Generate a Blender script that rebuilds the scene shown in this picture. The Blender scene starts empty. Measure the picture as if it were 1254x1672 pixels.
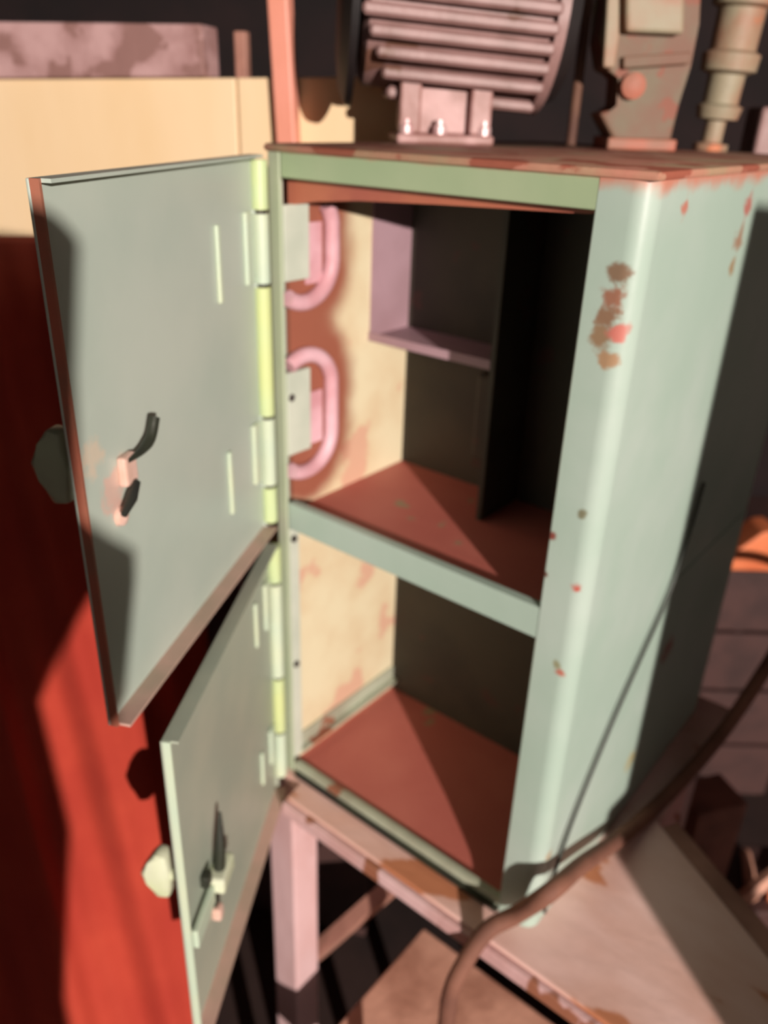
import bpy, bmesh, math, random
from mathutils import Vector, Matrix, noise
random.seed(7)
scene = bpy.context.scene
COL = scene.collection

# ------------------------------------------------------------------ camera
CAM = Vector((0.80416, -0.75457, 1.04966))
R_ = Vector((0.77234681, 0.63440148, 0.03186171))
U_ = Vector((-0.30321362, 0.32413985, 0.8960998))
F_ = Vector((-0.55815939, 0.70176073, -0.44270755))
FPX = 1325.591
cd = bpy.data.cameras.new('camera')
cam = bpy.data.objects.new('camera', cd)
COL.objects.link(cam)
m = Matrix.Identity(4)
for i in range(3):
    m[i][0], m[i][1], m[i][2], m[i][3] = R_[i], U_[i], -F_[i], CAM[i]
cam.matrix_world = m
cd.sensor_fit = 'VERTICAL'
cd.sensor_height = 36.0
cd.lens = FPX * 36.0 / 1672.0
cd.clip_start = 0.02
cd.dof.use_dof = True
cd.dof.focus_distance = 0.55
cd.dof.aperture_fstop = 4.0
scene.camera = cam

# ------------------------------------------------------------------ light
w = bpy.data.worlds.new('workshop_ambient')
scene.world = w
w.use_nodes = True
w.node_tree.nodes['Background'].inputs[0].default_value = (1.0, 0.66, 0.50, 1)
w.node_tree.nodes['Background'].inputs[1].default_value = 0.055
LAMP = Vector((5.34, -3.24, 1.92))
ld = bpy.data.lights.new('workshop_bulb', 'POINT')
ld.energy = 2550
ld.color = (1.0, 0.88, 0.81)
ld.shadow_soft_size = 0.03
lo = bpy.data.objects.new('workshop_bulb', ld)
lo.location = LAMP
COL.objects.link(lo)
vs = scene.view_settings
vs.view_transform = 'Standard'
vs.look = 'None'
vs.gamma = 1.0
vs.exposure = 0.0
vs.use_curve_mapping = False

# ------------------------------------------------------------------ helpers
def at(x, y, d):
    """world point at camera depth d along the sight line of pixel x, y"""
    return CAM + (F_ + R_ * ((x - 627) / FPX) - U_ * ((y - 836) / FPX)) * d

def onx(x, y, X):
    d = at(x, y, 1.0) - CAM
    return CAM + d * ((X - CAM.x) / d.x)

def ony(x, y, Y):
    d = at(x, y, 1.0) - CAM
    return CAM + d * ((Y - CAM.y) / d.y)

def srgb(r, g, b):
    def c(v):
        v /= 255.0
        return v / 12.92 if v <= 0.04045 else ((v + 0.055) / 1.055) ** 2.4
    return (c(r), c(g), c(b), 1)

def mat(name, col, col2=None, scale=9.0, rough=0.55, metal=0.0, bump=0.15, bscale=60.0,
        chip=None, chip_amt=0.0, chip_scale=14.0, spots=(), spot_col=None, zwear=None,
        stretch=(1, 1, 1), stadiums=(), stad_col=None, contrast=(0.35, 0.7)):
    M = bpy.data.materials.new(name)
    M.use_nodes = True
    nt = M.node_tree
    N, L = nt.nodes, nt.links
    bs = N['Principled BSDF']
    bs.inputs['Roughness'].default_value = rough
    bs.inputs['Metallic'].default_value = metal
    tc = N.new('ShaderNodeTexCoord')
    mp = N.new('ShaderNodeMapping')
    mp.inputs['Scale'].default_value = stretch
    L.new(tc.outputs['Object'], mp.inputs[0])
    co = mp.outputs[0]
    def nz(s, det=5):
        n = N.new('ShaderNodeTexNoise')
        n.inputs['Scale'].default_value = s
        n.inputs['Detail'].default_value = det
        L.new(co, n.inputs['Vector'])
        return n.outputs['Fac']
    def ramp(v, a, b):
        r = N.new('ShaderNodeMapRange')
        r.interpolation_type = 'SMOOTHSTEP'
        r.inputs[1].default_value = a
        r.inputs[2].default_value = b
        L.new(v, r.inputs[0])
        return r.outputs[0]
    def mixc(f, a, b):
        x = N.new('ShaderNodeMix')
        x.data_type = 'RGBA'
        L.new(f, x.inputs[0])
        for k, v in ((6, a), (7, b)):
            if isinstance(v, tuple):
                x.inputs[k].default_value = v
            else:
                L.new(v, x.inputs[k])
        return x.outputs[2]
    def math_(op, a, b):
        x = N.new('ShaderNodeMath')
        x.operation = op
        for k, v in ((0, a), (1, b)):
            if isinstance(v, (int, float)):
                x.inputs[k].default_value = v
            else:
                L.new(v, x.inputs[k])
        return x.outputs[0]
    c = col
    if col2:
        c = mixc(ramp(nz(scale), *contrast), col, col2)
    if chip:
        if chip_amt > 0:
            c = mixc(ramp(nz(chip_scale), 0.72 - chip_amt, 0.76 - chip_amt), c, chip)
        if zwear:
            sx = N.new('ShaderNodeSeparateXYZ')
            L.new(tc.outputs['Object'], sx.inputs[0])
            z = math_('ADD', sx.outputs[2], math_('MULTIPLY', math_('SUBTRACT', nz(22), 0.5), zwear[2]))
            c = mixc(ramp(z, zwear[0], zwear[1]), c, chip)
    if spots or stadiums:
        for (px, py, pz, rad, *rest) in spots:
            d = N.new('ShaderNodeVectorMath')
            d.operation = 'DISTANCE'
            L.new(tc.outputs['Object'], d.inputs[0])
            d.inputs[1].default_value = (px, py, pz)
            dd = math_('ADD', d.outputs['Value'], math_('MULTIPLY', math_('SUBTRACT', nz(70), 0.5), rad * 2.6))
            f = math_('SUBTRACT', 1.0, ramp(dd, rad * 0.4, rad * 1.2))
            c = mixc(f, c, rest[0] if rest else spot_col)
        for (py, pz, half, rad, soft) in stadiums:      # stain halo round an upright oval, in the y-z plane
            sx = N.new('ShaderNodeSeparateXYZ')
            L.new(tc.outputs['Object'], sx.inputs[0])
            dy = math_('SUBTRACT', sx.outputs[1], py)
            dz = math_('MAXIMUM', math_('SUBTRACT', math_('ABSOLUTE', math_('SUBTRACT', sx.outputs[2], pz), 0.0), half), 0.0)
            rr = math_('POWER', math_('ADD', math_('MULTIPLY', dy, dy), math_('MULTIPLY', dz, dz)), 0.5)
            rr = math_('ADD', rr, math_('MULTIPLY', math_('SUBTRACT', nz(16), 0.5), 0.03))
            c = mixc(math_('SUBTRACT', 1.0, ramp(rr, rad, rad + soft)), c, stad_col)
    if isinstance(c, tuple):
        bs.inputs['Base Color'].default_value = c
    else:
        L.new(c, bs.inputs['Base Color'])
    if bump:
        b = N.new('ShaderNodeBump')
        b.inputs['Strength'].default_value = bump
        b.inputs['Distance'].default_value = 0.004
        L.new(nz(bscale, 4), b.inputs['Height'])
        L.new(b.outputs[0], bs.inputs['Normal'])
    return M

def tag(o, label=None, cat=None, group=None, kind=None):
    for k, v in (('label', label), ('category', cat), ('group', group), ('kind', kind)):
        if v:
            o[k] = v
    return o

def thing(name, loc, label, cat, group=None):
    o = bpy.data.objects.new(name, None)
    o.empty_display_size = 0.05
    o.location = loc
    COL.objects.link(o)
    return tag(o, label, cat, group)

def obj(name, bm, material, parent=None, smooth=False, origin=None, label=None):
    """link the bmesh (world coordinates) as one mesh object"""
    bmesh.ops.recalc_face_normals(bm, faces=bm.faces)
    me = bpy.data.meshes.new(name)
    if parent is None and origin is None:
        lo_ = Vector([min(v.co[i] for v in bm.verts) for i in range(3)])
        hi_ = Vector([max(v.co[i] for v in bm.verts) for i in range(3)])
        origin = Vector(((lo_.x + hi_.x) / 2, (lo_.y + hi_.y) / 2, lo_.z))
    o = bpy.data.objects.new(name, me)
    if parent is None:
        bmesh.ops.translate(bm, verts=bm.verts, vec=-Vector(origin))
        o.location = origin
    bm.to_mesh(me)
    bm.free()
    if smooth:
        for p in me.polygons:
            p.use_smooth = True
        me.set_sharp_from_angle(angle=math.radians(40))
    me.materials.append(material)
    COL.objects.link(o)
    if parent is not None:
        o.parent = parent
        if parent.type == 'EMPTY':                     # a sub-part's parent already sits at the world origin
            o.matrix_parent_inverse = Matrix.Translation(-parent.location)
    if label:
        o['label'] = label
    return o

def BM():
    return bmesh.new()

def box(bm, x0, x1, y0, y1, z0, z1, bev=0.0, M=None, seg=2):
    vs_ = [bm.verts.new((x, y, z)) for x in (x0, x1) for y in (y0, y1) for z in (z0, z1)]
    idx = [(0, 1, 3, 2), (4, 6, 7, 5), (0, 4, 5, 1), (2, 3, 7, 6), (0, 2, 6, 4), (1, 5, 7, 3)]
    fs = [bm.faces.new([vs_[i] for i in f]) for f in idx]
    geom = vs_
    if bev:
        es = list({e for f in fs for e in f.edges})
        r = bmesh.ops.bevel(bm, geom=es, offset=bev, segments=seg, affect='EDGES', profile=0.5)
        geom = list({v for v in r['verts']} | {v for f in r['faces'] for v in f.verts} | {v for v in vs_ if v.is_valid})
    if M is not None:
        bmesh.ops.transform(bm, matrix=M, verts=[v for v in geom if v.is_valid])
    return bm

def B(*a, **k):
    return box(BM(), *a, **k)

def frame_of(axis):
    a = Vector(axis).normalized()
    t = Vector((0, 0, 1)) if abs(a.z) < 0.9 else Vector((1, 0, 0))
    s = a.cross(t).normalized()
    return a, s, s.cross(a).normalized()

def lathe(bm, base, axis, prof, seg=28, cap=True):
    """prof: list of (distance along axis, radius)"""
    a, s, t = frame_of(axis)
    base = Vector(base)
    rings = []
    for (h, r) in prof:
        rings.append([bm.verts.new(base + a * h + (s * math.cos(q) + t * math.sin(q)) * max(r, 1e-4))
                      for q in [2 * math.pi * i / seg for i in range(seg)]])
    for A, Bq in zip(rings, rings[1:]):
        for i in range(seg):
            bm.faces.new((A[i], A[(i + 1) % seg], Bq[(i + 1) % seg], Bq[i]))
    if cap:
        bm.faces.new(list(reversed(rings[0])))
        bm.faces.new(rings[-1])
    return bm

def cyl(p0, p1, r, seg=20, bm=None, r2=None):
    p0, p1 = Vector(p0), Vector(p1)
    return lathe(bm or BM(), p0, p1 - p0, [(0, r), ((p1 - p0).length, r2 if r2 is not None else r)], seg)

def tube(pts, rad, seg=12, bm=None, closed=False):
    bm = bm or BM()
    pts = [Vector(p) for p in pts]
    n = len(pts)
    rad = rad if isinstance(rad, (list, tuple)) else [rad] * n
    rings, prev = [], None
    for i, p in enumerate(pts):
        if closed:
            d = pts[(i + 1) % n] - pts[i - 1]
        else:
            d = pts[min(i + 1, n - 1)] - pts[max(i - 1, 0)]
        d.normalize()
        if prev is None:
            _, s, t = frame_of(d)
        else:
            s = prev - d * prev.dot(d)
            s.normalize()
            t = d.cross(s)
        prev = s
        t = d.cross(s)
        rings.append([bm.verts.new(p + (s * math.cos(q) + t * math.sin(q)) * rad[i])
                      for q in [2 * math.pi * k / seg for k in range(seg)]])
    pairs = list(zip(rings, rings[1:])) + ([(rings[-1], rings[0])] if closed else [])
    for A, Bq in pairs:
        for k in range(seg):
            bm.faces.new((A[k], A[(k + 1) % seg], Bq[(k + 1) % seg], Bq[k]))
    if not closed:
        bm.faces.new(list(reversed(rings[0])))
        bm.faces.new(rings[-1])
    return bm

def spline(pts, n=8):
    P = [Vector(p) for p in pts]
    P = [P[0] * 2 - P[1]] + P + [P[-1] * 2 - P[-2]]
    out = []
    for i in range(1, len(P) - 2):
        for k in range(n):
            t = k / n
            a, b, c, d = P[i - 1], P[i], P[i + 1], P[i + 2]
            out.append(0.5 * ((2 * b) + (c - a) * t + (2 * a - 5 * b + 4 * c - d) * t * t + (3 * b - a - 3 * c + d) * t ** 3))
    out.append(P[-2])
    return out

def prism(poly, depth, origin, ex, ey, en, bev=0.0, bm=None):
    """poly (2-D) in the ex/ey plane at origin, extruded along en by depth"""
    bm = bm or BM()
    o, ex, ey, en = Vector(origin), Vector(ex), Vector(ey), Vector(en)
    a = [bm.verts.new(o + ex * x + ey * y) for x, y in poly]
    b = [bm.verts.new(o + ex * x + ey * y + en * depth) for x, y in poly]
    n = len(poly)
    fs = [bm.faces.new(a), bm.faces.new(list(reversed(b)))]
    for i in range(n):
        fs.append(bm.faces.new((a[i], b[i], b[(i + 1) % n], a[(i + 1) % n])))
    if bev:
        es = list({e for f in fs for e in f.edges})
        bmesh.ops.bevel(bm, geom=es, offset=bev, segments=2, affect='EDGES', profile=0.5)
    return bm

def profile_sheet(path, thick, z0, z1):
    """folded sheet metal: plan path extruded upward"""
    P = [Vector((x, y)) for x, y in path]
    nrm = []
    for i in range(len(P)):
        d = P[min(i + 1, len(P) - 1)] - P[max(i - 1, 0)]
        d.normalize()
        nrm.append(Vector((-d.y, d.x)))
    poly = [(p.x, p.y) for p in P] + [((p + n * thick).x, (p + n * thick).y) for p, n in reversed(list(zip(P, nrm)))]
    return prism(poly, z1 - z0, (0, 0, z0), (1, 0, 0), (0, 1, 0), (0, 0, 1))

Z = Vector((0, 0, 1))
RH = Vector((R_.x, R_.y, 0)).normalized()      # horizontal, to the right of the view
FH = Vector((F_.x, F_.y, 0)).normalized()      # horizontal, away from the viewer
FLOOR = -0.86

# ------------------------------------------------------------------ materials
RUST = srgb(148, 84, 66)
PINKRUST = srgb(190, 128, 108)
G1, G2 = srgb(160, 181, 167), srgb(172, 188, 177)
GY1, GY2 = srgb(152, 172, 136), srgb(166, 180, 146)
m_paint = mat('sage_green_enamel', G1, G2, 5, 0.36, bump=0.10, bscale=30, chip=PINKRUST, chip_amt=0.0,
              zwear=(0.985, 1.003, 0.035), spots=(
                  (0.477, 0.0, 0.918, 0.013, srgb(126, 104, 84)), (0.477, 0.0, 0.895, 0.015, srgb(146, 104, 84)), (0.474, 0.0, 0.875, 0.014, srgb(134, 106, 84)),
                  (0.471, 0.0, 0.855, 0.014, srgb(140, 116, 90)), (0.487, 0.0, 0.862, 0.012, srgb(186, 112, 100)),
                  (0.480, 0.0, 0.835, 0.011, srgb(160, 130, 100)),
                  (0.478, 0.0, 0.665, 0.006, srgb(120, 120, 96)), (0.486, 0.0, 0.572, 0.007, srgb(176, 92, 80)),
                  (0.448, 0.0, 0.625, 0.006, srgb(130, 70, 60)), (0.446, 0.0, 0.575, 0.004, srgb(110, 70, 58)),
                  (0.482, 0.0, 0.452, 0.006, srgb(170, 105, 88)), (0.476, 0.0, 0.462, 0.006, srgb(140, 140, 110)),
                  (0.5, 0.27, 0.93, 0.016, srgb(150, 120, 98)), (0.5, 0.27, 0.90, 0.012, srgb(150, 130, 100)),
                  (0.5, 0.28, 0.965, 0.014, srgb(170, 110, 100)), (0.5, 0.08, 0.975, 0.010, srgb(180, 120, 104)),
                  (0.5, 0.02, 0.14, 0.008, srgb(170, 150, 120)), (0.5, 0.29, 0.12, 0.02, srgb(168, 160, 118)),
                  (0.5, 0.36, 0.30, 0.025, srgb(150, 110, 100))))
m_frame = mat('sage_green_frame_enamel', GY1, GY2, 4, 0.40, bump=0.10, bscale=30, chip=PINKRUST,
              zwear=(0.998, 1.006, 0.01))
m_rail = mat('shelf_rail_enamel', G1, G2, 4, 0.42, bump=0.1, bscale=30)
m_post = mat('hinge_post_enamel', srgb(166, 178, 150), srgb(176, 184, 160), 7, 0.45, bump=0.1, bscale=30)
m_door = mat('door_enamel', srgb(172, 186, 174), srgb(184, 194, 182), 4, 0.38, bump=0.08, bscale=25, spots=(
    (0.178, -0.375, 0.725, 0.022, srgb(206, 178, 164)), (0.168, -0.352, 0.735, 0.016, srgb(212, 190, 172)),
    (0.176, -0.371, 0.70, 0.014, srgb(208, 170, 156)), (0.19, -0.40, 0.765, 0.02, srgb(200, 190, 170))))
m_door2 = mat('lower_door_enamel', srgb(156, 166, 150), srgb(168, 174, 156), 7, 0.42, bump=0.08, bscale=25)
m_lip = mat('worn_door_lip', srgb(196, 160, 146), srgb(170, 150, 132), 12, 0.5, bump=0.1)
m_rustlip = mat('rusty_door_edge', srgb(170, 96, 74), srgb(140, 100, 80), 14, 0.6, bump=0.2)
m_hinge = mat('hinge_enamel', srgb(186, 204, 182), srgb(200, 210, 180), 9, 0.36, bump=0.08)
m_hingey = mat('yellowed_hinge_enamel', srgb(196, 208, 146), srgb(186, 206, 160), 9, 0.36, bump=0.08)
m_top = mat('rusty_top_plate', srgb(180, 120, 102), srgb(160, 140, 110), 10, 0.6, bump=0.2, chip=RUST, chip_amt=0.2)
m_lining = mat('cream_lining', srgb(216, 206, 172), srgb(206, 186, 150), 9, 0.6, bump=0.12, chip=srgb(206, 166, 140),
               chip_amt=0.15, chip_scale=9,
               stadiums=((0.045, 0.885, 0.03, 0.072, 0.05), (0.045, 0.65, 0.04, 0.080, 0.045), (0.02, 0.77, 0.06, 0.05, 0.05)),
               stad_col=srgb(146, 86, 66))
m_ring = mat('pink_painted_rim', srgb(218, 176, 184), srgb(196, 144, 150), 14, 0.45, bump=0.15)
m_red = mat('red_oxide_primer', srgb(178, 96, 84), srgb(186, 106, 92), 7, 0.62, bump=0.12, chip=srgb(150, 130, 100), chip_amt=0.08, chip_scale=12)
m_redrim = mat('red_primed_strip', srgb(160, 86, 74), srgb(176, 104, 80), 9, 0.5, bump=0.12)
m_inner = mat('shade_dark_inner_paint', srgb(74, 68, 56), srgb(58, 54, 46), 6, 0.7, bump=0.15, chip=srgb(80, 58, 50), chip_amt=0.1)  # colour darkened to paint in the compartments' shade
m_mauve = mat('mauve_grey_paint', srgb(166, 136, 144), srgb(152, 122, 128), 7, 0.55, bump=0.15)
m_ledge = mat('grey_green_ledge', srgb(170, 176, 154), srgb(150, 150, 130), 12, 0.5, bump=0.15, chip=srgb(140, 88, 66), chip_amt=0.1)
m_plate = mat('pale_plate_enamel', srgb(196, 202, 186), srgb(182, 190, 174), 12, 0.4, bump=0.08)
m_dark = mat('dark_iron', srgb(46, 40, 38), srgb(58, 48, 44), 16, 0.5, metal=0.3, bump=0.2)
m_hook = mat('greenish_black_latch_steel', srgb(52, 56, 44), srgb(40, 40, 40), 16, 0.45, metal=0.3)
m_knob = mat('pale_green_knob', srgb(196, 206, 166), srgb(206, 212, 186), 14, 0.3, bump=0.05)
m_knobd = mat('green_knob', srgb(150, 166, 140), srgb(140, 150, 128), 14, 0.35, bump=0.05)
m_pinkm = mat('bare_pinkish_metal', srgb(218, 184, 170), srgb(200, 160, 140), 20, 0.45, bump=0.1)
m_timber = mat('pink_painted_timber', srgb(216, 182, 182), srgb(198, 156, 152), 7, 0.6, bump=0.3, bscale=40,
               chip=srgb(150, 96, 72), chip_amt=0.12, chip_scale=11, stretch=(1, 1, 0.5))
m_bench = mat('pink_brown_bench_board', srgb(228, 190, 180), srgb(212, 166, 150), 9, 0.62, bump=0.3, bscale=40,
              chip=srgb(184, 118, 84), chip_amt=0.13, chip_scale=9, stretch=(0.5, 1, 1))
m_brace = mat('brown_brace_wood', srgb(168, 122, 106), srgb(140, 98, 84), 12, 0.65, bump=0.3)
m_hose = mat('brown_rubber_hose', srgb(132, 88, 70), srgb(108, 70, 56), 12, 0.8, bump=0.2)
m_wire = mat('black_cable_sheath', srgb(52, 56, 50), None, rough=0.5, bump=0)
m_motor = mat('mauve_grey_motor_casting', srgb(150, 118, 114), srgb(124, 94, 88), 14, 0.5, bump=0.25,
              chip=srgb(110, 76, 62), chip_amt=0.14)
m_cowl = mat('black_cowl', srgb(22, 18, 18), srgb(30, 22, 22), 9, 0.6, bump=0.1)
m_foot = mat('pale_motor_foot', srgb(180, 142, 138), srgb(146, 106, 98), 20, 0.5, bump=0.2)
m_bolt = mat('bright_bolt', srgb(214, 186, 184), srgb(190, 150, 150), 20, 0.35, metal=0.2)
m_cast = mat('rusty_verdigris_casting', srgb(116, 82, 64), srgb(108, 102, 80), 13, 0.65, bump=0.4, bscale=35,
             chip=srgb(128, 74, 54), chip_amt=0.2, chip_scale=18)
m_verd = mat('verdigris_lever', srgb(150, 142, 118), srgb(156, 108, 84), 14, 0.6, bump=0.3, chip=srgb(186, 112, 72), chip_amt=0.12)
m_rod = mat('brown_rod', srgb(110, 78, 62), srgb(88, 60, 50), 14, 0.6)
m_ply = mat('cream_plywood', srgb(238, 212, 172), srgb(232, 202, 156), 4, 0.6, bump=0.1, chip=srgb(216, 172, 116), chip_amt=0.1,
            chip_scale=5, stretch=(1, 1, 0.3))
m_beam = mat('weathered_mauve_beam', srgb(190, 154, 152), srgb(150, 112, 108), 14, 0.7, bump=0.5, bscale=25,
             chip=srgb(142, 106, 100), chip_amt=0.19, chip_scale=13)
m_post_s = mat('salmon_painted_post', srgb(232, 156, 136), srgb(222, 146, 122), 6, 0.5, bump=0.15, chip=srgb(120, 64, 52), chip_amt=0.06)
m_wall = mat('sooty_brown_wall', srgb(36, 20, 20), srgb(22, 12, 13), 4, 0.85, bump=0.4, bscale=20)
m_floor = mat('oily_dark_floor', srgb(52, 36, 32), srgb(34, 24, 22), 5, 0.7, bump=0.4, bscale=20)
m_cloth = mat('red_tarpaulin_cloth', srgb(154, 42, 26), srgb(174, 60, 38), 5, 0.9, bump=0.12, bscale=70, contrast=(0.3, 0.75))
m_crate = mat('dark_crate_wood', srgb(74, 48, 44), srgb(58, 38, 35), 9, 0.7, bump=0.3)
m_orange = mat('orange_brick', srgb(226, 128, 82), srgb(204, 104, 60), 9, 0.6, bump=0.2)
m_scrap = mat('scrap_wood', srgb(214, 160, 136), srgb(176, 124, 102), 12, 0.65, bump=0.3)
m_scrapd = mat('dark_scrap_wood', srgb(150, 98, 84), srgb(118, 78, 66), 12, 0.7, bump=0.3)
m_steel = mat('dark_caster_paint', srgb(70, 74, 66), srgb(60, 62, 56), 6, 0.5, bump=0.1)

# ------------------------------------------------------------------ setting
def oriented(center, ex, ey, sx, sy, z0, z1, bev=0.0, bm=None):
    """box with plan axes ex, ey, half sizes sx, sy"""
    M = Matrix.Identity(4)
    for i in range(3):
        M[i][0], M[i][1], M[i][2], M[i][3] = ex[i], ey[i], Z[i], center[i]
    M[2][3] = 0
    return box(bm or BM(), -sx, sx, -sy, sy, z0, z1, bev, M)

tag(obj('floor', B(-4.5, 6.5, -5.0, 4.5, FLOOR - 0.1, FLOOR), m_floor), kind='structure')
wc = CAM + FH * 4.2
tag(obj('ceiling', B(-4.5, 6.5, -5.0, 4.5, 2.8, 2.9), m_wall), kind='structure')
tag(obj('wall_back', oriented(wc + FH * 0.1, RH, FH, 4.0, 0.1, FLOOR, 2.8), m_wall), kind='structure')

# ------------------------------------------------------------------ the green cabinet
W, H, D = 0.50, 1.007, 0.65
LX, WI, BY = 0.012, 0.444, 0.285          # lining, inner edge of right post, back of the compartments
cab = thing('steel_cabinet', (0.25, 0.32, 0.0),
            'sage green steel cabinet with two open doors, standing on a pink bench', 'cabinet')
# right shell: post return, post face, rounded corner, side
arc = [(W - 0.022 + 0.022 * math.sin(a), 0.022 - 0.022 * math.cos(a)) for a in [math.radians(q) for q in range(0, 91, 10)]]
path = [(WI, 0.026), (WI, 0.0015), (WI + 0.0015, 0.0)] + arc + [(W, D - 0.004)]
obj('right_shell', profile_sheet(path, 0.0025, 0.0, H - 0.004), m_paint, cab, smooth=True)
obj('left_side_panel', B(0.0, 0.003, 0.002, D - 0.004, 0, H - 0.004), m_paint, cab)
obj('hinge_post', B(0.0, 0.020, 0.0, 0.005, 0.0, H - 0.006, 0.0015), m_post, cab)
obj('rear_panel', B(0.003, W - 0.003, D - 0.004, D, 0, H - 0.004), m_paint, cab)
tp = BM()
box(tp, -0.004, W + 0.003, -0.004, D + 0.003, H - 0.006, H + 0.003, 0.004)
obj('top_plate', tp, m_top, cab, smooth=True)
obj('top_rail', B(0.022, WI + 0.006, 0.0005, 0.02, 0.972, H - 0.006, 0.0015), m_frame, cab)
# red primed strip hanging behind the top rail, deeper at the hinge side
obj('inner_strip', prism([(0.003, 0.972), (0.003, 0.936), (0.06, 0.946), (0.13, 0.953), (0.25, 0.959), (0.43, 0.966), (0.443, 0.972)],
    0.006, (0, 0.022, 0), (1, 0, 0), (0, 0, 1), (0, 1, 0)), m_redrim, cab, label='red primed strip under the top rail')
obj('shelf_rail', B(0.022, WI + 0.001, 0.001, 0.016, 0.484, 0.527, 0.0015), m_rail, cab)
obj('sill', B(0.022, WI + 0.003, 0.002, 0.014, 0.0, 0.022, 0.0015), m_ledge, cab)
obj('sill_strip', B(0.03, WI, -0.006, 0.002, 0.0005, 0.008), m_hook, cab, label='dark strip along the sill')  # thin dark strip along the foot of the sill
# compartments
obj('left_lining', B(0.004, LX, 0.022, BY, 0.012, 0.968), m_lining, cab, label='cream inner wall with rust brown stains')
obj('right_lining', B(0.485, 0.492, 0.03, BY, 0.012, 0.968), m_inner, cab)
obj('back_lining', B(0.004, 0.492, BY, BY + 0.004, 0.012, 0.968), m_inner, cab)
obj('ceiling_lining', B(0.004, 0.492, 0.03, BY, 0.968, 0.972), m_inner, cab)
obj('shelf', B(LX, 0.485, 0.014, BY, 0.500, 0.506), m_red, cab, label='red primed shelf')
obj('bottom_plate', B(LX, 0.485, 0.012, BY, 0.008, 0.014), m_red, cab, label='red primed bottom plate')
# inner box hanging at the back of the upper compartment
ib = obj('inner_box', B(LX, 0.235, 0.19, BY, 0.736, 0.741), m_mauve, cab, label='small mauve open box at the back')
obj('box_side', B(LX, LX + 0.003, 0.19, BY, 0.741, 0.962), m_mauve, ib)
obj('box_lip', B(LX, 0.235, 0.187, 0.190, 0.734, 0.747), m_mauve, ib)
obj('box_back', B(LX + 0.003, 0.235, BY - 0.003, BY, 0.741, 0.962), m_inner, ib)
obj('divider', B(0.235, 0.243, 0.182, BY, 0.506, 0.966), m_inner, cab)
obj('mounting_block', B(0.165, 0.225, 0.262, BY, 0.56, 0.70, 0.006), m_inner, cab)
# angle ledge low on the lining
lg = BM()
box(lg, LX, LX + 0.014, 0.02, BY, 0.034, 0.040)
box(lg, LX, LX + 0.004, 0.02, BY, 0.040, 0.068)
obj('ledge_angle', lg, m_ledge, cab)
# oval rims on the lining and the hinge plates in front of them
def oval(pz, half):
    pts = []
    for k in range(40):
        a = 2 * math.pi * k / 40
        cz = half if math.sin(a) > 0 else -half
        y_ = 0.044 + 0.054 * math.cos(a)
        if y_ > 0.008 and pz + cz + 0.052 * math.sin(a) < 0.94:
            pts.append((a if a < math.pi else a - 2 * math.pi, (LX + 0.006, y_, pz + cz + 0.052 * math.sin(a))))
    return [p for _, p in sorted(pts)]
for pz, half in ((0.885, 0.020), (0.652, 0.036)):
    rim = obj('oval_rim', tube(oval(pz, half), 0.0115, 10), m_ring, cab, smooth=True, label='pink oval rim')
    obj('oval_cap', B(LX, LX + 0.004, 0.05, 0.082, pz - 0.05, pz + 0.03, 0.0015), m_ring, rim)
for z0, z1 in ((0.845, 0.94), (0.60, 0.722)):
    obj('hinge_plate', B(LX + 0.001, 0.0225, 0.005, 0.050, z0, z1, 0.001), m_plate, cab)
obj('post_return', B(LX + 0.004, 0.0205, 0.005, 0.024, 0.03, 0.48, 0.001), m_plate, cab)
for bz in (0.686, 0.462, 0.228):
    obj('bolt_head', lathe(BM(), (0.0205, 0.012, bz), (1, 0, 0), [(0, 0.006), (0.003, 0.0055), (0.005, 0.002)], 12), m_dark, cab)
obj('side_seam', B(W - 0.0005, W + 0.002, 0.325, D - 0.01, 0.44, 0.447), m_paint, cab)

# ---- doors
def door(name, hinge, ang, wd, z0, z1, mface, label):
    e = Vector((math.cos(ang), math.sin(ang), 0))
    n = Vector((-e.y, e.x, 0))                       # inner side, towards the viewer
    hv = Vector((hinge[0], hinge[1], 0))
    def P(u, o, z):
        return hv + e * u + n * o + Z * z
    def slab(u0, u1, o0, o1, za, zb, bev=0.0):
        M = Matrix.Identity(4)
        for i in range(3):
            M[i][0], M[i][1], M[i][2], M[i][3] = e[i], n[i], Z[i], hv[i]
        return box(BM(), u0, u1, o0, o1, za, zb, bev, M)
    d = obj(name, slab(0.018, wd, -0.003, 0.0, z0, z1, 0.001), mface, cab, label=label)
    obj('free_lip', slab(wd - 0.003, wd, 0.0, 0.008, z0, z1), m_rustlip if z0 > 0.3 else m_hinge, d)
    obj('top_lip', slab(0.018, wd - 0.003, 0.0, 0.016, z1 - 0.003, z1), mface, d)
    obj('bottom_lip', slab(0.018, wd - 0.003, 0.0, 0.020, z0, z0 + 0.003), m_lip, d)
    obj('hinge_lip', slab(0.016, 0.019, -0.003, 0.005, z0, z1), mface, d)
    return d, P, slab

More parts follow.
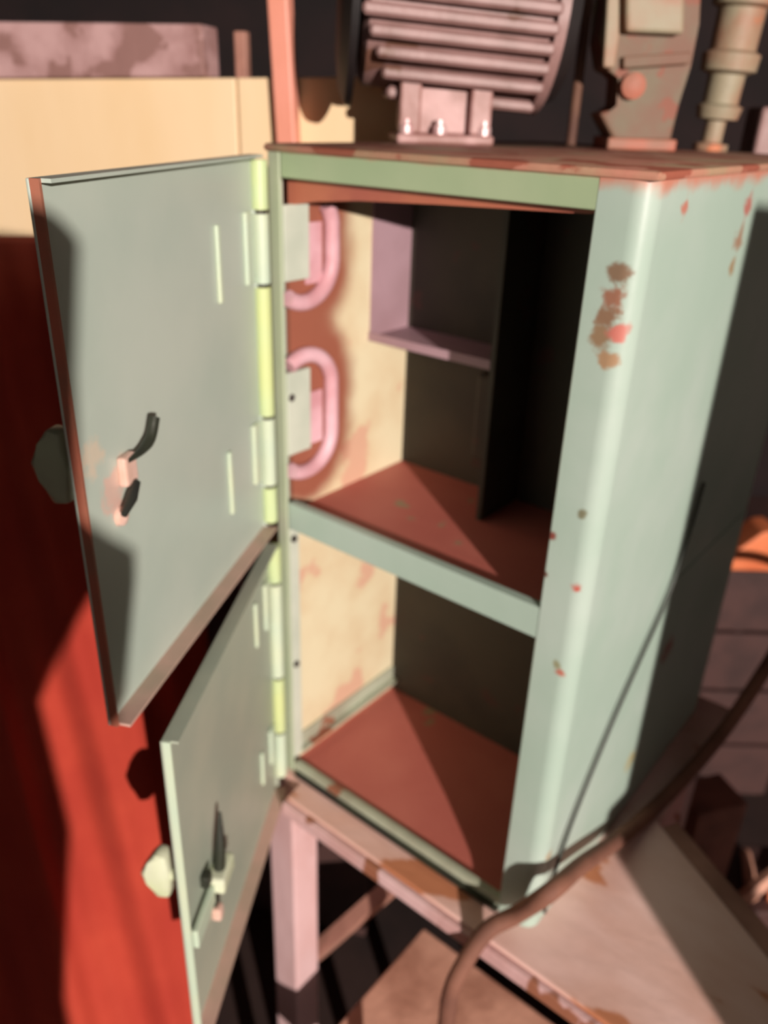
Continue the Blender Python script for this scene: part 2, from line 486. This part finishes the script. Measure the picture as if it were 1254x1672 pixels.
A1, A2 = -1.0982, -1.0048
d1, P1, S1 = door('upper_door', (-0.0074, -0.0126), A1, 0.466, 0.490, 0.998, m_door, 'upper door swung open')
d2, P2, S2 = door('lower_door', (-0.0060, -0.0111), A2, 0.450, -0.028, 0.462, m_door2, 'lower door swung open')
def hinges(d, P, S, zs, hy):
    for k, (za, zb) in enumerate(zs):
        h = obj('hinge', cyl(P(0.012, 0.008, za), P(0.012, 0.008, zb), 0.0105, 18), m_hingey if k % 2 == hy else m_hinge, d, smooth=True)
        obj('hinge_pin', cyl(P(0.012, 0.008, za - 0.0045), P(0.012, 0.008, za + 0.001), 0.0085, 12), m_dark, h)
hinges(d1, P1, S1, ((0.935, 0.992), (0.845, 0.93), (0.665, 0.84), (0.560, 0.660), (0.500, 0.555)), 0)
hinges(d2, P2, S2, ((0.395, 0.456), (0.215, 0.390), (0.10, 0.21), (0.0, 0.095)), 0)
for za, zb in ((0.848, 0.935), (0.575, 0.662)):
    obj('hinge_leaf', S1(0.035, 0.055, 0.0, 0.006, za, zb, 0.002), m_hinge, d1)
    obj('stiffener_rib', S1(0.132, 0.141, 0.0, 0.005, za - 0.005, zb - 0.005, 0.002), m_hinge, d1)
for za, zb in ((0.33, 0.41), (0.06, 0.13)):
    obj('hinge_leaf', S2(0.035, 0.055, 0.0, 0.006, za, zb, 0.002), m_hinge, d2)
    obj('stiffener_rib', S2(0.098, 0.107, 0.0, 0.005, za + 0.005, zb, 0.002), m_hinge, d2)
# upper latch: plate, black hook, spindle, knob on the outer side
obj('latch_plate', S1(0.375, 0.398, 0.0, 0.010, 0.722, 0.752, 0.003), m_pinkm, d1)
obj('latch_hook', tube(spline([P1(0.392, 0.010, 0.748), P1(0.370, 0.012, 0.750), P1(0.352, 0.013, 0.757), P1(0.340, 0.013, 0.774)], 5),
    [0.002 + 0.0035 * min(1, i / 8) for i in range(16)], 10), m_hook, d1, smooth=True)
obj('latch_tail', tube([P1(0.385, 0.012, 0.724), P1(0.400, 0.014, 0.714), P1(0.418, 0.014, 0.704)], [0.004, 0.0055, 0.003], 10), m_hook, d1, smooth=True)
obj('latch_screw', lathe(BM(), P1(0.402, 0.0, 0.694), P1(0.402, 1, 0.694) - P1(0.402, 0, 0.694), [(0, 0.010), (0.005, 0.009), (0.008, 0.003)], 14), m_pinkm, d1, smooth=True)
def wing_knob(d, P, u, z, mt):
    sp = obj('knob', cyl(P(u, -0.003, z), P(u, -0.045, z), 0.008, 14), mt, d, smooth=True)
    a = P(u, -1, z) - P(u, 0, z)
    b = P(1, 0, 0) - P(0, 0, 0)
    wing = prism([(-0.012, -0.034), (0.006, -0.036), (0.016, -0.012), (0.024, 0.004), (0.012, 0.024), (0.002, 0.040), (-0.012, 0.036), (-0.015, 0.0)],
                 0.022, P(u, -0.048, z) - b * 0.011, a, Z, b, 0.005)
    obj('knob_wing', wing, mt, sp, smooth=True)
wing_knob(d1, P1, 0.415, 0.745, m_knobd)
wing_knob(d2, P2, 0.392, 0.195, m_knob)
# lower latch
obj('latch_block', S2(0.325, 0.372, 0.0, 0.024, 0.140, 0.166, 0.004), m_knob, d2)
obj('latch_bar', S2(0.372, 0.44, 0.004, 0.012, 0.128, 0.158, 0.002), m_hinge, d2)
obj('latch_hook', tube([P2(0.352, 0.012, 0.166), P2(0.348, 0.014, 0.20), P2(0.335, 0.012, 0.245)], [0.008, 0.007, 0.002], 10), m_hook, d2, smooth=True)
obj('latch_stop', S2(0.376, 0.392, 0.0, 0.012, 0.172, 0.192, 0.003), m_hook, d2)
obj('latch_tail', S2(0.360, 0.372, 0.0, 0.012, 0.112, 0.140, 0.003), m_hook, d2)
obj('latch_tab', S2(0.350, 0.366, 0.0, 0.014, 0.078, 0.100, 0.004), m_pinkm, d2)

# ------------------------------------------------------------------ bench
bench = thing('timber_bench', (0.4, 0.3, FLOOR), 'pinkish painted timber bench carrying the green cabinet', 'bench')
TZ = -0.001
obj('bench_top', prism([(-0.045, -0.008), (0.052, -0.008), (0.052, -0.048), (1.05, -0.048), (1.05, 0.02), (0.552, 0.318), (0.552, 0.70), (-0.045, 0.70)], 0.032, (0, 0, TZ - 0.032),
    (1, 0, 0), (0, 1, 0), (0, 0, 1), 0.003), m_bench, bench)
obj('edge_strip', B(0.052, 1.05, -0.060, -0.048, TZ - 0.030, TZ - 0.004, 0.003), m_timber, bench)
dv = (Vector((0.552, 0.318, 0)) - Vector((1.05, 0.02, 0))).normalized()
dn = Vector((-dv.y, dv.x, 0)) * -1
if dn.y < 0:
    dn = -dn
obj('edge_strip', oriented(Vector((0.80, 0.17, 0)) + dn * 0.022, dv, dn, 0.28, 0.02, TZ - 0.05, TZ - 0.006, 0.003), m_brace, bench)
obj('leg', B(0.002, 0.064, -0.046, 0.016, FLOOR, TZ - 0.032, 0.004), m_timber, bench)
for lx, ly in ((0.94, -0.04), (0.0, 0.62), (0.47, 0.62)):
    obj('leg', B(lx, lx + 0.06, ly, ly + 0.06, FLOOR, TZ - 0.032, 0.004), m_timber, bench)
bv = [Vector((0.0, 0.10, -0.60)), Vector((0.24, 0.10, -0.14))]
obj('brace', tube([Vector((0.03, 0.02, -0.52)), Vector((0.30, 0.16, -0.034))], 0.02, 4), m_brace, bench)
obj('lower_shelf', B(0.195, 0.62, -0.26, 0.19, -0.475, -0.45, 0.004), m_scrap, bench)
for q in ((0.21, -0.24), (0.58, -0.24), (0.21, 0.15), (0.58, 0.15)):
    obj('shelf_post', B(q[0], q[0] + 0.025, q[1], q[1] + 0.025, FLOOR, -0.475), m_brace, bench)

# ------------------------------------------------------------------ hose and cable
hp = spline([(0.74, 1.38, 0.014), (0.66, 1.22, 0.07), at(1330, 960, 1.80), onx(1254, 1085, 0.60), onx(1180, 1195, 0.575), onx(1100, 1288, 0.550), onx(1020, 1362, 0.532), onx(950, 1412, 0.527),
             onx(900, 1455, 0.528), ony(845, 1492, -0.022), ony(795, 1520, -0.05), ony(755, 1578, -0.085), ony(735, 1625, -0.10), ony(712, 1720, -0.10), (0.33, -0.12, -0.40), (0.30, -0.16, -0.4365), (0.23, -0.20, -0.4365)], 7)
tag(obj('rubber_hose', tube(hp, 0.0125, 14), m_hose, smooth=True),
    'thick brown hose curving round the foot of the green cabinet', 'hose')
cp = spline([(0.505, 0.335, 0.60), (0.5055, 0.318, 0.53), (0.506, 0.285, 0.445), (0.506, 0.215, 0.365), (0.506, 0.151, 0.292), (0.506, 0.075, 0.185),
             (0.506, 0.035, 0.10), (0.507, 0.02, 0.03)], 7)
tag(obj('thin_cable', tube(cp, 0.0027, 8), m_wire, smooth=True),
    'thin dark cable hanging down the right side of the cabinet', 'cable')

# ------------------------------------------------------------------ motor on the cabinet
TOPZ = H + 0.003
mc = at(742, 14, 1.12)
mang = math.atan2(RH.y, RH.x) + math.radians(4)
ma = Vector((math.cos(mang), math.sin(mang), -0.06)).normalized()
mside = Vector((ma.y, -ma.x, 0)).normalized()          # towards the viewer
mup = mside.cross(ma).normalized()
if mup.z < 0:
    mup = -mup
RB = 0.122
motor = thing('electric_motor', (mc.x, mc.y, TOPZ), 'grey finned electric motor with black cowl on top of the cabinet', 'motor')
obj('motor_body', lathe(BM(), mc - ma * 0.128, ma, [(0, RB - 0.03), (0.008, RB - 0.016), (0.25, RB - 0.016), (0.258, RB - 0.03)], 40), m_motor, motor, smooth=True)
for s in (1, -1):
    for k in range(-5, 6):
        h = k * 0.0222
        r = math.sqrt(max(0.0, (RB - 0.018) ** 2 - h * h)) if abs(h) < RB - 0.018 else 0.0
        far = math.sqrt(max(0.0004, RB ** 2 - h * h)) if abs(k) < 5 else r + 0.045
        lft = -0.142 + (0.011 * (-k) if k < 0 else 0.005 * k)
        M = Matrix.Identity(4)
        for i in range(3):
            M[i][0], M[i][1], M[i][2], M[i][3] = ma[i], mside[i] * s, mup[i], mc[i]
        obj('cooling_fin', box(BM(), lft, 0.122, r - 0.010, far + 0.004, h - 0.0076, h + 0.0076, 0.004, M, 1), m_motor, motor)
obj('end_ring', lathe(BM(), mc + ma * 0.118, ma, [(0, RB - 0.012), (0.0, RB - 0.002), (0.014, RB - 0.002), (0.018, RB - 0.02)], 40), m_motor, motor, smooth=True)
obj('end_shield', lathe(BM(), mc + ma * 0.132, ma, [(0, RB - 0.01), (0.02, RB - 0.02), (0.026, 0.05), (0.028, 0.025), (0.04, 0.024)], 36), m_cowl, motor, smooth=True)
obj('fan_cowl', lathe(BM(), mc - ma * 0.132, -ma, [(0, RB - 0.035), (0.002, RB + 0.012), (0.012, RB + 0.010), (0.022, RB - 0.01), (0.028, RB - 0.05), (0.03, 0.0)], 40), m_cowl, motor, smooth=True)
ml = Vector((ma.x, ma.y, 0)).normalized()
obj('motor_foot', oriented(mc - ml * 0.012, ml, -mside, 0.068, 0.075, TOPZ, TOPZ + 0.013, 0.004), m_foot, motor)
for u_ in (-0.062, 0.036):
    obj('foot_web', oriented(mc + ml * u_ + mside * 0.045, ml, mside, 0.015, 0.025, TOPZ + 0.013, mc.z - RB * 0.72, 0.004), m_foot, motor)
obj('foot_block', oriented(mc - ml * 0.012 + mside * 0.03, ml, mside, 0.055, 0.02, TOPZ + 0.013, mc.z - RB * 0.80, 0.003), m_foot, motor)
for u_ in (-0.066, -0.02, 0.042):
    q = mc + ml * u_ + mside * 0.066
    obj('foot_bolt', lathe(BM(), (q.x, q.y, TOPZ + 0.013), Z, [(0, 0.010), (0.010, 0.010), (0.012, 0.007), (0.018, 0.006)], 12), m_bolt, motor)

# ------------------------------------------------------------------ rusty casting right of the motor
def facing(poly_px, d, depth, bev=0.004):
    """outline of a plate standing d metres ahead (level distance), `depth` thick"""
    pts = []
    c = None
    for x, y in poly_px:
        dr = at(x, y, 1.0) - CAM
        t = d / dr.dot(FH)
        if c is None:
            c = CAM + dr * t
        p = CAM + dr * t
        pts.append(((p - c).dot(RH), p.z - c.z))
    return prism(pts, depth, c, RH, Z, FH, bev)
castd = 1.30
c0 = CAM + (at(1045, 238, 1.0) - CAM) * (castd / (at(1045, 238, 1.0) - CAM).dot(FH))
casting = thing('rusty_bracket', (c0.x, c0.y, TOPZ), 'rusty cast iron bracket with round boss, right of the motor', 'bracket')
obj('web', facing([(1003, 232), (978, 184), (1012, 178), (1016, 122), (986, 114), (978, 62), (992, 0), (996, -60), (1150, -60), (1142, 40), (1128, 110), (1112, 160), (1096, 232)], castd, 0.07, 0.005), m_cast, casting)
b0 = CAM + (at(1036, 140, 1.0) - CAM) * ((castd - 0.016) / (at(1036, 140, 1.0) - CAM).dot(FH))
obj('boss', lathe(BM(), b0, FH, [(0, 0.008), (0.003, 0.017), (0.03, 0.018)], 20), m_rustlip, casting, smooth=True)
obj('ridge', facing([(1018, 92), (1018, 112), (1128, 104), (1130, 84)], castd - 0.012, 0.02, 0.002), m_cast, casting)
obj('top_block', facing([(1022, -60), (1022, 52), (1118, 56), (1120, -60)], castd - 0.022, 0.03, 0.005), m_verd, casting)
obj('rib', facing([(985, 110), (995, -60), (1012, -60), (1012, 60), (1004, 112)], castd - 0.02, 0.02, 0.003), m_verd, casting)
bz = oriented(c0 + FH * 0.04, RH, FH, 0.050, 0.05, TOPZ, c0.z + 0.010, 0.003)
obj('base_flange', bz, m_rustlip, casting)
lp0 = CAM + (at(1160, 235, 1.0) - CAM) * (1.40 / (at(1160, 235, 1.0) - CAM).dot(FH))
tag(obj('valve_spindle', lathe(BM(), (lp0.x, lp0.y, TOPZ), (0.04, 0.02, 1), [(0, 0.026), (0.010, 0.026), (0.012, 0.015), (0.042, 0.015), (0.045, 0.030), (0.062, 0.034), (0.066, 0.026),
    (0.105, 0.027), (0.110, 0.040), (0.132, 0.042), (0.137, 0.033), (0.19, 0.034), (0.195, 0.044), (0.215, 0.044), (0.22, 0.03), (0.34, 0.03)], 20), m_verd, smooth=True),
    'greenish brown collared spindle standing beside the rusty bracket', 'spindle')
rp = at(936, 200, 1.22)
tag(obj('thin_rod', cyl((rp.x, rp.y, TOPZ), at(968, -60, 1.22), 0.0075, 12), m_rod, smooth=True),
    'thin brown rod between the motor and the rusty bracket', 'rod')

# ------------------------------------------------------------------ background
def bgbox(x0, x1, y0, y1, d, thick, bev=0.004, zlow=None):
    a, b = at(x0, y0, d), at(x1, y1, d)
    c = at((x0 + x1) / 2, (y0 + y1) / 2, d)
    hw = (x1 - x0) / 2 * d / FPX
    zt = at((x0 + x1) / 2, y0, d).z
    zb = zlow if zlow is not None else at((x0 + x1) / 2, y1, d).z
    return oriented(c + FH * thick / 2, RH, FH, hw, thick / 2, zb, zt, bev)
# depth of a plan plane is kept by placing everything along FH
def plan(x, dist):
    dr = at(x, 200, 1.0) - CAM
    t = dist / dr.dot(FH)
    return CAM + dr * t
def zat(x, y, dist):
    dr = at(x, y, 1.0) - CAM
    return (CAM + dr * (dist / dr.dot(FH))).z
def wallbox(x0, x1, ytop, ybot, dist, thick, bev=0.004, zlow=None):
    a, b = plan(x0, dist), plan(x1, dist)
    xm = (x0 + x1) / 2
    zt = zat(xm, ytop, dist)
    zb = zlow if zlow is not None else zat(xm, ybot, dist)
    return oriented((a + b) / 2 + FH * thick / 2, RH, FH, (b - a).length / 2, thick / 2, zb, zt, bev)
WB = Vector((-0.20, 0.325, 0))
WA = math.radians(25)
WE = Vector((math.cos(WA), math.sin(WA), 0))
WN = Vector((-WE.y, WE.x, 0))                          # away from the viewer
def onwall(x, y, o=0.0):
    d = at(x, y, 1.0) - CAM
    p = CAM + d * ((WB + WN * o - CAM).dot(WN) / d.dot(WN))
    return (p - WB).dot(WE), p.z
def panel(poly, o0, o1, bev=0.003):
    return prism(poly, o1 - o0, WB + WN * o0, WE, Z, WN, bev)
us, zp = onwall(385, 127)
ul, zl = onwall(-120, 130)
ur = 0.195
sl = (zp - zl) / (us - ul)
ztop = lambda u: zp + sl * (u - us)
CZ = 0.22
tag(obj('added_dark_chest', panel([(ul, FLOOR), (0.12, FLOOR), (0.12, CZ), (ul, CZ)], -0.055, 0.16, 0.006), m_crate), 'added dark chest under the cream plywood sheets', 'chest')  # added support; its dark colour stands in for shade under the bench
tag(obj('plywood_sheet', panel([(ul, CZ), (us - 0.002, CZ), (us - 0.002, ztop(us)), (ul, ztop(ul))], 0, 0.018), m_ply), 'wide cream plywood sheet behind the open upper door', 'plywood')
tag(obj('plywood_sheet', panel([(us + 0.002, CZ), (ur, CZ), (ur, ztop(ur)), (us + 0.002, ztop(us))], 0, 0.018), m_ply), 'narrow cream plywood sheet behind the salmon post', 'plywood')
ub, zb1 = onwall(334, 40)
ue = ul + 0.01
zb0 = onwall(0, 36)[1]
tag(obj('old_timber', panel([(ue, ztop(ue) + 0.001), (ub, ztop(ub) + 0.001), (ub, zb1), (ue, zb0)], -0.012, 0.05, 0.004), m_beam), 'weathered mauve timber baulk lying on the cream plywood', 'timber')
ut, zt_ = onwall(368, 45)
tag(obj('tan_batten', panel([(ut - 0.011, CZ), (ut + 0.011, CZ), (ut + 0.011, zt_), (ut - 0.011, zt_)], 0.055, 0.075), m_brace), 'short tan batten end poking up beside the mauve timber baulk', 'batten')
u0_, z0_ = onwall(467, 225, -0.03)
u1_, z1_ = onwall(450, -60, -0.03)
k_ = (u1_ - u0_) / (z1_ - z0_)
ub_ = u0_ + k_ * (CZ - z0_)
tag(obj('salmon_post', panel([(ub_ - 0.017, CZ), (ub_ + 0.017, CZ), (u1_ + 0.017, z1_), (u1_ - 0.017, z1_)], -0.034, -0.004, 0.004), m_post_s),
    'slim salmon pink post in front of the cream plywood', 'post')

# ------------------------------------------------------------------ red tarpaulin left of the doors
bm = BM()
NU, NV = 150, 150
grid = []
for j in range(NV + 1):
    row = []
    v = j / NV * 1.36
    for i in range(NU + 1):
        x = -420 + i * (760 / NU)
        y = 385 + v * 1500            # v runs past 1 down to the floor
        d = 1.22 + 0.05 * v
        s = x - 0.27 * (y - 1000)              # folds run down and to the right
        fold = 0.014 * math.sin(s * 0.034 + 0.5) + 0.005 * math.sin(s * 0.085 + 1.3 + v * 2) + 0.007 * math.sin(s * 0.018 + y * 0.004)
        fold += 0.02 * noise.noise(Vector((x * 0.006, y * 0.004, 3.1)))
        drop = max(0.0, 0.10 - v) ** 2 * 12
        d = d + fold + drop + max(0.0, (x - 200) / 300) ** 2 * 0.3
        row.append(bm.verts.new(at(x, y, d)))
    grid.append(row)
for j in range(NV):
    for i in range(NU):
        bm.faces.new((grid[j][i], grid[j][i + 1], grid[j + 1][i + 1], grid[j + 1][i]))
tp_ = obj('red_tarpaulin', bm, m_cloth, smooth=True)
tag(tp_, 'red folded tarpaulin hanging left of the open doors', 'tarpaulin')
so = tp_.modifiers.new('thickness', 'SOLIDIFY')
so.thickness = 0.006
so.offset = -1

# ------------------------------------------------------------------ clutter right of the cabinet
cr = at(1330, 960, 2.25)
crate = thing('wooden_crate', (cr.x, cr.y, FLOOR), 'dark slatted wooden crate standing behind the hose', 'crate')
ctop = at(1215, 960, 2.05).z
ex, ey = RH, FH
cc = plan(1365, 1.92) + FH * 0.2
for k in range(4):
    zz0 = FLOOR + 0.02 + k * (ctop - FLOOR - 0.04) / 4
    zz1 = zz0 + (ctop - FLOOR - 0.04) / 4 - 0.014
    obj('slat', oriented(cc - FH * 0.20, ex, ey, 0.30, 0.009, zz0, zz1, 0.002), m_crate, crate)
    obj('slat', oriented(cc - RH * 0.30 , ex, ey, 0.009, 0.19, zz0, zz1, 0.002), m_crate, crate)
for su in (-1, 1):
    for sv in (-1, 1):
        obj('corner_post', oriented(cc + RH * 0.275 * su + FH * 0.175 * sv, ex, ey, 0.016, 0.016, FLOOR, ctop - 0.012, 0.002), m_crate, crate)
obj('lid', oriented(cc, ex, ey, 0.315, 0.215, ctop - 0.012, ctop, 0.002), m_crate, crate)
ob = at(1245, 900, 2.1)
tag(obj('orange_brick', prism([(-0.07, 0.0), (0.09, -0.0), (0.10, 0.06), (0.02, 0.12), (-0.01, 0.115), (-0.075, 0.05)], 0.09, Vector((ob.x, ob.y, ctop)), RH, Z, FH, 0.006), m_orange),
    'bright orange chipped brick beside the cabinet on the crate', 'brick')
def offcut(name, x, y, d, sx, sy, hz, ang, mt, label, cat, zbot=None):
    p = at(x, y, d)
    e1 = (RH * math.cos(ang) + FH * math.sin(ang))
    e2 = Vector((-e1.y, e1.x, 0))
    o = oriented(p, e1, e2, sx, sy, p.z - hz if zbot is None else zbot, p.z, 0.005)
    return tag(obj(name, o, mt), label, cat)
offcut('timber_block', 1160, 1295, 1.86, 0.065, 0.05, 0, 0.3, m_scrapd, 'brown upright timber block below the hose', 'timber', FLOOR)
p = at(1232, 1420, 1.98)
bx_ = p + FH * 0.02 + RH * 0.05
btop = p.z - 0.05
tag(obj('scrap_box', oriented(bx_, RH, FH, 0.13, 0.10, FLOOR, btop, 0.006), m_crate), 'low dark box under the scrap wood', 'box')
for k, (u, v, ln, a, dz, rr, mt, lb) in enumerate((
        (-0.055, -0.07, 0.075, 0.35, 0.75, 0.017, m_scrap, 'pale splintered offcut at the right edge, uppermost of the scrap'),
        (-0.05, -0.005, 0.07, 1.3, 0.0, 0.016, m_scrap, 'short tan offcut lying behind the splintered offcut'),
        (0.03, -0.075, 0.06, -0.2, 0.0, 0.018, m_orange, 'orange tinted stick lying on the scrap box at the right edge'),
        (0.05, 0.02, 0.07, 0.9, 0.0, 0.017, m_scrapd, 'reddish stick lying at the back of the scrap box'))):
    dirv = (RH * math.cos(a) + FH * math.sin(a) + Z * dz).normalized()
    c_ = bx_ + RH * u + FH * v
    c_.z = btop + rr * 1.02 + abs(dirv.z) * ln
    tag(obj('wood_offcut', tube([c_ - dirv * ln, c_, c_ + dirv * ln], [rr, rr * 1.05, rr * 0.8], 5), mt), lb, 'offcut', 'scrap wood right of the bench')
p = plan(1262, 1.5)
tag(obj('grey_block', oriented(p, RH, FH, 0.035, 0.035, FLOOR, zat(1262, 175, 1.5), 0.006), m_motor), 'mauve grey post end at the top right edge', 'post')

# ------------------------------------------------------------------ unseen things added beside and behind the viewpoint, shaped to throw the shadows
AZ = Vector((0.84, -0.54, 0)).normalized()
LT = Vector((0.54, 0.84, 0)).normalized()
Q0 = Vector((1.41, -0.99, 0))
lc = Q0 + LT * (0.508 + 0.18) + AZ * 0.17  # added block, placed and stepped to shade the cabinet side and bench
lk = thing('unseen_shadow_block', (lc.x, lc.y, FLOOR), 'added unseen locker standing right of the viewpoint', 'shadow_block')
obj('caster_body', oriented(lc, LT, AZ, 0.18, 0.17, FLOOR, 1.20, 0.004), m_steel, lk)
obj('caster_door', oriented(lc - AZ * 0.175, LT, AZ, 0.15, 0.006, 0.52, 1.18, 0.003), m_steel, lk)
obj('caster_base', oriented(lc - LT * 0.022, LT, AZ, 0.202, 0.18, FLOOR, 0.50, 0.004), m_steel, lk)
obj('caster_handle', oriented(lc - AZ * 0.19 + LT * 0.11, LT, AZ, 0.008, 0.012, 0.7, 0.82, 0.003), m_dark, lk)
pc = Q0 - LT * 0.23  # added post, outline shaped to shade the upper door and tarpaulin
tag(obj('unseen_shadow_post', lathe(BM(), (pc.x, pc.y, FLOOR), Z, [(0, 0.16), (0.03, 0.16), (0.06, 0.06), (1.2, 0.05), (1.40, 0.085), (1.55, 0.074), (1.65, 0.129), (1.69, 0.159), (1.78, 0.178),
    (1.80, 0.180), (1.82, 0.165), (1.85, 0.145), (1.95, 0.155), (2.03, 0.168), (2.04, 0.160), (2.044, 0.12), (2.045, 0.0)], 36), m_dark, smooth=True),
    'added unseen pedestal with drum head standing behind the viewpoint', 'shadow_post')
